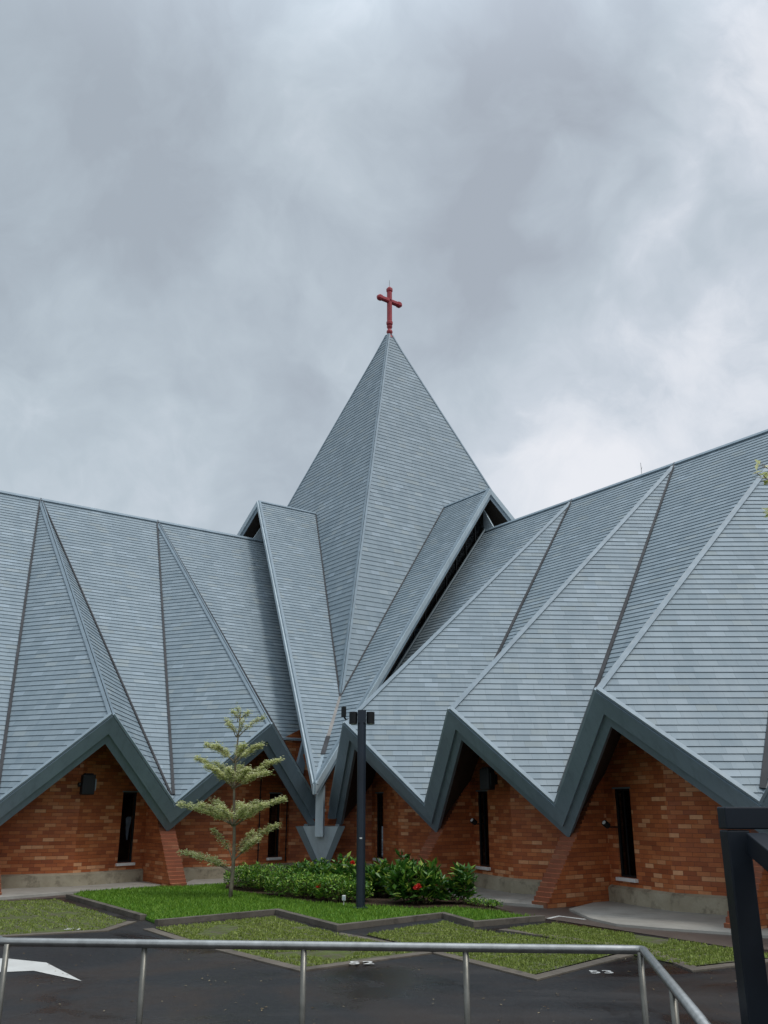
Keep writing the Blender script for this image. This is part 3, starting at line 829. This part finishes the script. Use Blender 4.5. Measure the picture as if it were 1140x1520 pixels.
for i, p in enumerate(pavs):
    def pt(x, y):
        q = V((x, y, 0)); a, b = (q.dot(dL)+50)/.30, (q.dot(bL)+50)/.22
        cell = (abs((a % 1)-.5) < .43) and (abs((b % 1)-.5) < .38)
        return vn(x*1.7+5, y*1.7) > .20 and (cell or vn(x*4, y*4+9) > .66)
    blades('grass', p, 19000, .010, .012, .034, M['blade2'], pt, 'sparse yellow green grass growing in the paving grid')

# road markings
flat('road_arrow', [(-5.3, 11.58), (-4.40, 11.46), (-3.85, 11.18), (-3.08, 10.06), (-3.80, 10.66), (-4.08, 10.58), (-5.3, 10.45)], .005, M['white'])
mk = bpy.data.objects['road_arrow']; tag(mk, 'white painted arrow head on the dark asphalt at the left', 'road marking', None, 'thing')
def text(body, loc, rz, size, label, name='bay_number'):
    cu = bpy.data.curves.new(name, 'FONT'); cu.body = body; cu.size = size; cu.offset = .005; cu.space_character = 1.15; cu.align_x = 'CENTER'; cu.materials.append(M['white']); cu.fill_mode = 'FRONT'
    o = bpy.data.objects.new(name, cu); COL.objects.link(o); o.location = loc; o.rotation_euler = (0, 0, rz)
    me = bpy.data.meshes.new_from_object(o); bpy.data.objects.remove(o)
    o = bpy.data.objects.new(name, me); COL.objects.link(o); o.location = loc; o.rotation_euler = (0, 0, rz)
    return tag(o, label, 'road marking', 'painted bay numbers')
text('52', (-.25, 11.0, .018), .06, .27, 'white painted bay number 52 on asphalt at the edge of the grass paving')
text('53', (2.34, 10.50, .006), .02, .25, 'white painted bay number 53 on asphalt beside the right grass paving')
text('51', (-4.46, 13.90, .018), .06, .25, 'faint white bay number on asphalt below the left grass patch')
ribbon('corner_marking', [(2.60, 15.30), (2.83, 15.62), (3.16, 15.18)], .06, .011, M['white'], 'thin white angled line painted on paving before the buttress', 'road marking', .007)
random.seed(5)
lt = MB()
for k in range(420):
    y = 7.5+random.random()**1.3*8; x = random.uniform(-.5, .5)*y*.95; a = random.uniform(0, 6.28)
    if any(inside((x, y), p) for p in pavs) or inside((x, y), lawn): continue
    lt.leaf(V((x, y, .006+random.random()*.006)), V((math.cos(a), math.sin(a), 0)), UP, random.uniform(.01, .045), random.uniform(.008, .02))
tag(lt.build('leaf_litter', M['litter']), 'tiny fallen leaves and grit scattered on the dark asphalt', 'litter', None, 'stuff')
# ---------------------------------------------------------------- handrail
rh = .88
o = thing('handrail', 'stainless steel tube handrail on round posts across the foreground', 'handrail', (0, 6.0, 0))
def bend(pts, r=.04, n=5):
    out = [V(pts[0])]
    for i in range(1, len(pts)-1):
        a, b, c = V(pts[i-1]), V(pts[i]), V(pts[i+1]); p = b+(a-b).normalized()*r; q = b+(c-b).normalized()*r
        for k in range(n+1):
            t = k/n; out.append(p*(1-t)**2+b*2*t*(1-t)+q*t*t)
    out.append(V(pts[-1])); return out
m = MB(); m.tube(bend([(-3.7, 8.3, rh), (-2.43, 6.19, rh), (1.555, 5.86, rh), (1.16, 3.1, rh-.03)], .05), .0255, 18)
m.build('top_rail', M['steel'], o, smooth=True)
for (x, y) in ((-2.385, 6.17), (-1.50, 6.12), (-.495, 6.03), (.497, 5.95), (1.53, 5.84), (1.395, 4.78), (1.20, 3.4), (-3.1, 7.3)):
    m = MB(); m.tube([(x, y, 0), (x, y, rh-.01)], .0185, 14)
    p = m.build('post', M['steel2'], o, smooth=True)
    m = MB(); m.lathe((x, y, 0), [(.02, .03), (.045, .012), (.05, .001)], 16); m.build('base_flange', M['steel'], p, smooth=True)

# ---------------------------------------------------------------- dark steel frame at the right
o = thing('steel_frame', 'dark box section steel frame standing at the right edge', 'frame', (1.53, 4.1, 0))
sx, fy = 1.48, 4.10
m = MB(); m.box((2.15, fy, 1.650), V((.67, 0, 0)), V((0, .05, 0)), V((0, 0, .046))); m.build('beam', M['navy2'], o, bevel=.006)
m = MB(); m.box((1.530, fy+.002, .80), V((.049, 0, 0)), V((0, .048, 0)), V((0, 0, .80))); m.build('post', M['navy2'], o, bevel=.006)
m = MB(); dd = V((.10, -1.45, -.52)); m.box(V((1.585, 4.02, 1.55))+dd*.5, V((.043, .003, 0)), dd*.5, V((0, -.016, .043))); m.build('brace', M['navy2'], o, bevel=.006)
m = MB(); m.box((1.755, 3.9, .76), V((.045, 0, 0)), V((0, .045, 0)), V((0, 0, .76))); m.build('post', M['navy2'], o, bevel=.006)
m = MB(); m.box((1.685, 2.52, .51), V((.045, 0, 0)), V((0, .045, 0)), V((0, 0, .51))); m.build('post', M['navy2'], o, bevel=.006)
m = MB(); m.box((2.78, fy+.002, .80), V((.048, 0, 0)), V((0, .046, 0)), V((0, 0, .80))); m.build('post', M['navy2'], o, bevel=.006)

# ---------------------------------------------------------------- plants
def rnd_dir(zmin=-1):
    while True:
        d = V((random.uniform(-1, 1), random.uniform(-1, 1), random.uniform(zmin, 1)))
        if .05 < d.length < 1: return d.normalized()
def shrub(label, c, rx, ry, h, n, leafL, mat, cat='shrub', name='shrub', flowers=(), group=None, rot=0.0, loose=0):
    c = V((c[0], c[1], .07)); o = thing(name, label, cat, tuple(c), group)
    st = MB(); lf = MB(); ca, sa = math.cos(rot), math.sin(rot)
    def loc(x, y, z): return c+V((x*ca-y*sa, x*sa+y*ca, z))
    tips = []
    ns = max(6, n//16)
    for i in range(ns):
        a = random.uniform(0, 6.28); r = math.sqrt(random.random())
        x, y = math.cos(a)*r*rx, math.sin(a)*r*ry
        zt = h*(1-.35*r**2.5)*random.uniform(.72, 1.05+loose*.15)
        zt *= .8+.4*vn(x*3+c.x*5, y*3+c.y*5)
        tips.append(loc(x, y, zt))
        if i % 3 == 0: st.tube([loc(x*.5, y*.5, 0), loc(x*.8, y*.8, zt*.5), loc(x, y, zt)], [.012, .008, .004], 5)
    per = max(3, n//ns)
    for tp in tips:
        for k in range(per):
            low = random.random()**1.6
            p = tp-UP*low*(tp.z-c.z)*.85+V((random.gauss(0, .03), random.gauss(0, .03), 0))
            a = random.uniform(0, 6.28); el = random.uniform(-.1, .9) if low > .2 else random.uniform(.2, 1.2)
            d = V((math.cos(a)*math.cos(el), math.sin(a)*math.cos(el), math.sin(el)))
            lf.leaf(p, d, (UP+rnd_dir()*.5).normalized(), leafL*random.uniform(.6, 1.2), leafL*random.uniform(.32, .45))
    st.build('stem', M['bark2'], o); lf.build('foliage', M[mat], o)
    for (x, y, z) in flowers:
        p = V((x, y, z)); f = MB()
        for k in range(26):
            d = rnd_dir(-.2); f.leaf(p, d, rnd_dir(), .062, .045)
        f.build('flower', M['flower'], o)
    return o
shrub('low dense green hedge in front of the left window, beside the slim tree', (-2.55, 19.9), .95, .55, .42, 4200, .075, 'hedge', 'hedge', 'hedge', rot=-.65, loose=1)
shrub('low dense hedge with one orange flower, below the grey rain hopper', (-1.55, 18.3), .85, .50, .42, 4200, .075, 'hedge', 'hedge', 'hedge', flowers=((-1.18, 17.35, .30),), rot=-.55)
shrub('low bright hedge just left of the lamp pole, behind the white box light', (-.75, 17.5), .55, .42, .42, 3000, .075, 'hedge', 'hedge', 'hedge', rot=-.4)
shrub('taller leafy shrub under the rain hopper tip', (-1.45, 19.9), .62, .5, .50, 2600, .13, 'shrub', rot=.2)
shrub('tall leafy shrub with red flower touching the left side of the lamp pole', (-.72, 18.6), .45, .4, .5, 1700, .16, 'shrub', flowers=((-.60, 18.1, .66),), loose=1)
shrub('upright leafy shrub just right of the lamp pole', (.02, 18.3), .42, .38, .46, 1400, .17, 'shrub', loose=1)
shrub('thin pale leafy shrub between the lamp pole and the red flowered shrub', (.42, 18.9), .24, .24, .54, 600, .19, 'shrub', loose=1)
shrub('large leafed shrub with a big red flower right of the lamp pole', (.62, 17.1), .52, .42, .54, 1500, .19, 'shrub', flowers=((.56, 16.62, .34), (.60, 16.60, .37)), loose=1)
shrub('narrow upright shrub at the right end of the planting bed', (1.38, 17.0), .22, .22, .50, 420, .19, 'shrub', loose=1)
# low dark groundcover at the bed tip
shrub('dark low plants along the right end of the planting bed', (1.72, 16.55), .40, .12, .10, 700, .05, 'hedge', 'ground plants', 'ground_plants', rot=-.9)

# variegated tiered trees
def tier_branch(wood, lf, p0, az, length, rise, spread, nleaf, leafL, r0=.012):
    d = V((math.cos(az), math.sin(az), 0)); side = V((-d.y, d.x, 0)); pts = []
    for k in range(6):
        t = k/5; pts.append(p0+d*length*t+UP*(rise*math.sin(t*1.35)/math.sin(1.35))+side*.05*math.sin(t*4+az))
    wood.tube(pts, [r0*(1-.75*k/5) for k in range(6)], 5)
    tw = []
    for k in range(7):
        t = .28+.72*k/6; q = p0+d*length*t+UP*(rise*math.sin(t*1.35)/math.sin(1.35)); 
        for sg in (-1, 1):
            e = q+side*sg*spread*random.uniform(.35, 1)*(1-.45*t)*length+d*random.uniform(.05, .16)+UP*random.uniform(.01, .06)
            wood.tube([q, q*.5+e*.5+UP*.015, e], [.004, .003, .002], 3, caps=False); tw += [(q, e)]
        tw.append((q, q+d*.08+UP*.03))
    for i in range(int(nleaf*1.05)):
        q, e = random.choice(tw); t = random.random()**.6; p = q*(1-t)+e*t+V((random.gauss(0, .02), random.gauss(0, .02), random.gauss(.028, .028)))
        a = random.uniform(0, 6.28); el = random.uniform(-.1, .55)
        dd = V((math.cos(a)*math.cos(el), math.sin(a)*math.cos(el), math.sin(el)))
        lf.leaf(p, dd, (UP+rnd_dir()*.3).normalized(), leafL*random.uniform(.6, 1.3), leafL*random.uniform(.42, .55))
def tiered_tree(base, label, h, tiers, leafL, rtrunk, lean=V((0, 0, 0))):
    base = V(base); o = thing('tree', label, 'tree', tuple(base)); wood = MB(); lf = MB()
    def tp(z): t = z/h; return base+UP*z+lean*t+V((.03*math.sin(z*2.1), .02*math.cos(z*1.7), 0))
    n = 16; wood.tube([tp(h*k/n) for k in range(n+1)], [rtrunk*(1-.85*k/n)+.004 for k in range(n+1)], 8)
    br = wood
    for (z, specs) in tiers:
        for (az, ln, rise, nl) in specs:
            tier_branch(br, lf, tp(z), math.radians(az), ln*(.92 if math.cos(math.radians(az)) < 0 else .84), rise, .30, nl, leafL, .010+.006*ln)
    wood.build('trunk', M['bark'], o, smooth=True); lf.build('crown', M['vari'], o)
    return o
def ring(n, ln, rise, nl, a0=0): return [(a0+360*k/n+random.uniform(-15, 15), ln*random.uniform(.8, 1.1), rise*random.uniform(.8, 1.2), nl) for k in range(n)]
tiered_tree((-2.91, 18.15, .05), 'slim young tree with flat tiers of cream and green leaves on the lawn', 3.45,
 [(.44, [(172, 1.0, .30, 620), (150, .6, .2, 260)]),
  (.65, [(8, .85, .58, 760), (-25, .6, .35, 320), (150, .55, .50, 300), (60, .6, .45, 320)]),
  (1.28, [(178, 1.08, .34, 820), (5, 1.05, .44, 820), (205, .7, .34, 560), (-28, .75, .34, 560), (250, .6, .3, 480), (300, .6, .3, 480), (90, .7, .36, 460), (45, .6, .4, 360), (135, .7, .4, 430)]),
  (1.97, [(176, .78, .52, 850), (4, .92, .48, 760), (215, .6, .36, 600), (-20, .75, .24, 560), (265, .5, .3, 520), (310, .5, .3, 480), (90, .6, .4, 420), (140, .6, .45, 400)]),
  (2.46, [(170, .62, .30, 600), (8, .50, .28, 560), (215, .45, .26, 420), (300, .45, .26, 400), (90, .4, .3, 300)]),
  (2.95, [(160, .26, .30, 160), (15, .50, .34, 230), (230, .25, .2, 100), (300, .2, .25, 100)]),
  (3.25, [(150, .14, .16, 110), (30, .16, .16, 110), (260, .12, .2, 80)])], .055, .036)
random.seed(11)
tiered_tree((4.15, 9.0, 0), 'taller tree with cream edged leaves just beyond the right edge', 6.3,
 [(2.9, [(15, .8, .3, 220), (-50, .8, .3, 220), (62, .7, .3, 200)]), (3.8, [(5, .8, .3, 220), (-35, .8, .3, 220), (45, .7, .3, 200)]),
  (4.62, [(186, .42, .46, 20), (172, .30, .60, 10), (20, 1.2, .4, 300), (-60, 1.0, .3, 200), (80, 1.0, .3, 200)]),
  (5.6, [(15, .9, .4, 260), (50, .8, .3, 200), (-30, .8, .3, 200)])], .10, .05, V((.45, 0, 0)))

# ---------------------------------------------------------------- sky and light
w = bpy.data.worlds.new('World'); sc.world = w; w.use_nodes = True
nt = w.node_tree; nd = nt.nodes; lk = nt.links; bg = nd['Background']
SUN_EL, SUN_AZ = math.radians(60), math.radians(125)    # azimuth clockwise from +Y
sky = nd.new('ShaderNodeTexSky'); sky.sky_type = 'NISHITA'; sky.sun_disc = False; sky.sun_elevation = SUN_EL; sky.sun_rotation = SUN_AZ; sky.dust_density = 3
tc = nd.new('ShaderNodeTexCoord'); sx_ = nd.new('ShaderNodeSeparateXYZ'); lk.new(tc.outputs['Generated'], sx_.inputs[0])
def wm(op, a, b=0.0):
    n = nd.new('ShaderNodeMath'); n.operation = op
    for i, x in enumerate((a, b)):
        if isinstance(x, (int, float)): n.inputs[i].default_value = x
        else: lk.new(x, n.inputs[i])
    return n.outputs[0]
wv = nd.new('ShaderNodeTexNoise'); wv.inputs['Scale'].default_value = 4.5; wv.inputs['Detail'].default_value = 4; wv.inputs['Roughness'].default_value = .5; lk.new(tc.outputs['Generated'], wv.inputs[0])
w1 = nd.new('ShaderNodeVectorMath'); w1.operation = 'MULTIPLY_ADD'; lk.new(wv.outputs['Color'], w1.inputs[0]); w1.inputs[1].default_value = (.20, .20, .20); w1.inputs[2].default_value = (-.10, -.10, -.10)
cb = nd.new('ShaderNodeVectorMath'); cb.operation = 'ADD'; lk.new(tc.outputs['Generated'], cb.inputs[0]); lk.new(w1.outputs[0], cb.inputs[1])
nv = nd.new('ShaderNodeVectorMath'); nv.operation = 'NORMALIZE'; lk.new(cb.outputs[0], nv.inputs[0])
LOBES = [(-2.7, 42.6, 7.0, 0.07), (16.8, 20.6, 13.5, 0.17), (11.8, 36.6, 3.7, 0.1), (18.0, 35.4, 4.5, 0.1), (27.9, 39.1, 7.8, 0.12), (12.3, 42.0, 12.3, -0.08), (11.3, 31.2, 9.0, -0.06), (-19.9, 44.7, 17.2, -0.06), (-22.5, 30.9, 16.4, 0.03), (-6.7, 25.6, 3.7, -0.03), (19.7, 30.6, 4.9, 0.05)]
def wnoise(scale, det, rough, dist, off=(0, 0, 0)):
    mp = nd.new('ShaderNodeMapping'); mp.inputs['Location'].default_value = off; lk.new(cb.outputs[0], mp.inputs[0])
    n = nd.new('ShaderNodeTexNoise'); n.inputs['Scale'].default_value = scale; n.inputs['Detail'].default_value = det; n.inputs['Roughness'].default_value = rough; n.inputs['Distortion'].default_value = dist
    lk.new(mp.outputs[0], n.inputs[0]); return n.outputs[0]
def wramp(f, st):
    n = nd.new('ShaderNodeValToRGB'); cr_ = n.color_ramp
    while len(cr_.elements) < len(st): cr_.elements.new(.5)
    for e, (p, c) in zip(cr_.elements, st): e.position = p; e.color = (*c, 1)
    lk.new(f, n.inputs[0]); return n.outputs[0]
def wmix(f, a, b, mode='MIX'):
    n = nd.new('ShaderNodeMix'); n.data_type = 'RGBA'; n.blend_type = mode
    for s_, x in ((n.inputs[0], f), (n.inputs[6], a), (n.inputs[7], b)):
        if isinstance(x, (int, float)): s_.default_value = x
        elif isinstance(x, tuple): s_.default_value = (*x, 1)
        else: lk.new(x, s_)
    return n.outputs[2]
def sm(x, a, b):
    n = nd.new('ShaderNodeMapRange'); n.interpolation_type = 'SMOOTHSTEP'; n.inputs[1].default_value = a; n.inputs[2].default_value = b; lk.new(x, n.inputs[0]); return n.outputs[0]
n1 = wnoise(2.2, 7, .50, .2, (3.1, 1.7, 0)); n2 = wnoise(7.5, 10, .60, .3, (.4, 5.2, 0))
f = wm('ADD', wm('ADD', wm('MULTIPLY', n1, .85), wm('MULTIPLY', n2, .38)), -.105)
# cloud masses (azimuth, elevation, angular radius in degrees, brightness)
for (az_, el_, rad, amp) in LOBES:
    a_, e_ = math.radians(az_), math.radians(el_)
    dt = nd.new('ShaderNodeVectorMath'); dt.operation = 'DOT_PRODUCT'; lk.new(nv.outputs[0], dt.inputs[0]); dt.inputs[1].default_value = (math.sin(a_)*math.cos(e_), math.cos(a_)*math.cos(e_), math.sin(e_))
    f = wm('ADD', f, wm('MULTIPLY', sm(dt.outputs['Value'], math.cos(math.radians(rad*1.1)), math.cos(math.radians(rad*.15))), amp*1.5))
clouds = wramp(f, [(.30, (.37, .415, .475)), (.40, (.435, .495, .56)), (.50, (.52, .59, .655)), (.58, (.63, .69, .76)), (.64, (.78, .82, .88)), (.74, (.93, .94, .98))])
az = wm('ADD', wm('MULTIPLY', sx_.outputs[0], .85), .5)
veil = wramp(az, [(.2, (.50, .60, .66)), (.55, (.56, .62, .70)), (.9, (.60, .63, .72))])
cl = wmix(.18, clouds, veil)
# sky texture is physically bright: scale it before mixing
sk = nd.new('ShaderNodeMix'); sk.data_type = 'RGBA'
sc_sky = wmix(1.0, sky.outputs[0], (.10, .10, .10), 'MULTIPLY')
final = wmix(.93, sc_sky, cl)
nd.remove(sk)
# an overcast sky is brightest towards the zenith, and here towards the hidden sun behind the viewer
gain = wm('ADD', 1.0, wm('ADD', wm('MULTIPLY', sm(sx_.outputs[2],   .66, .97), 1.5), wm('MULTIPLY', sm(wm('MULTIPLY', sx_.outputs[1], -1.0), -.1, .7), .12)))
vs = nd.new('ShaderNodeVectorMath'); vs.operation = 'SCALE'; lk.new(final, vs.inputs[0]); lk.new(gain, vs.inputs[3])
lk.new(vs.outputs[0], bg.inputs[0]); bg.inputs[1].default_value = 1.0
sun = bpy.data.lights.new('sun', 'SUN'); sun.energy = 1.35; sun.angle = math.radians(12); sun.color = (1, .97, .92)
so_ = bpy.data.objects.new('sun', sun); COL.objects.link(so_)
dirv = V((math.sin(SUN_AZ)*math.cos(SUN_EL), math.cos(SUN_AZ)*math.cos(SUN_EL), math.sin(SUN_EL)))
so_.rotation_euler = dirv.to_track_quat('Z', 'Y').to_euler(); so_.location = (0, 0, 40)

# ---------------------------------------------------------------- camera
cam = bpy.data.cameras.new('camera'); co = bpy.data.objects.new('camera', cam); COL.objects.link(co); sc.camera = co
cam.sensor_fit = 'HORIZONTAL'; cam.sensor_width = 36; cam.lens = 1311.6/1140*36; cam.clip_end = 2000; cam.clip_start = .05
co.location = (0, 0, 1.7); co.rotation_euler = (PI/2+math.atan((1196.2-760)/1311.6), 0, 0)
sc.view_settings.view_transform = 'Standard'; sc.view_settings.look = 'None'; sc.view_settings.gamma = 1; sc.view_settings.exposure = 0
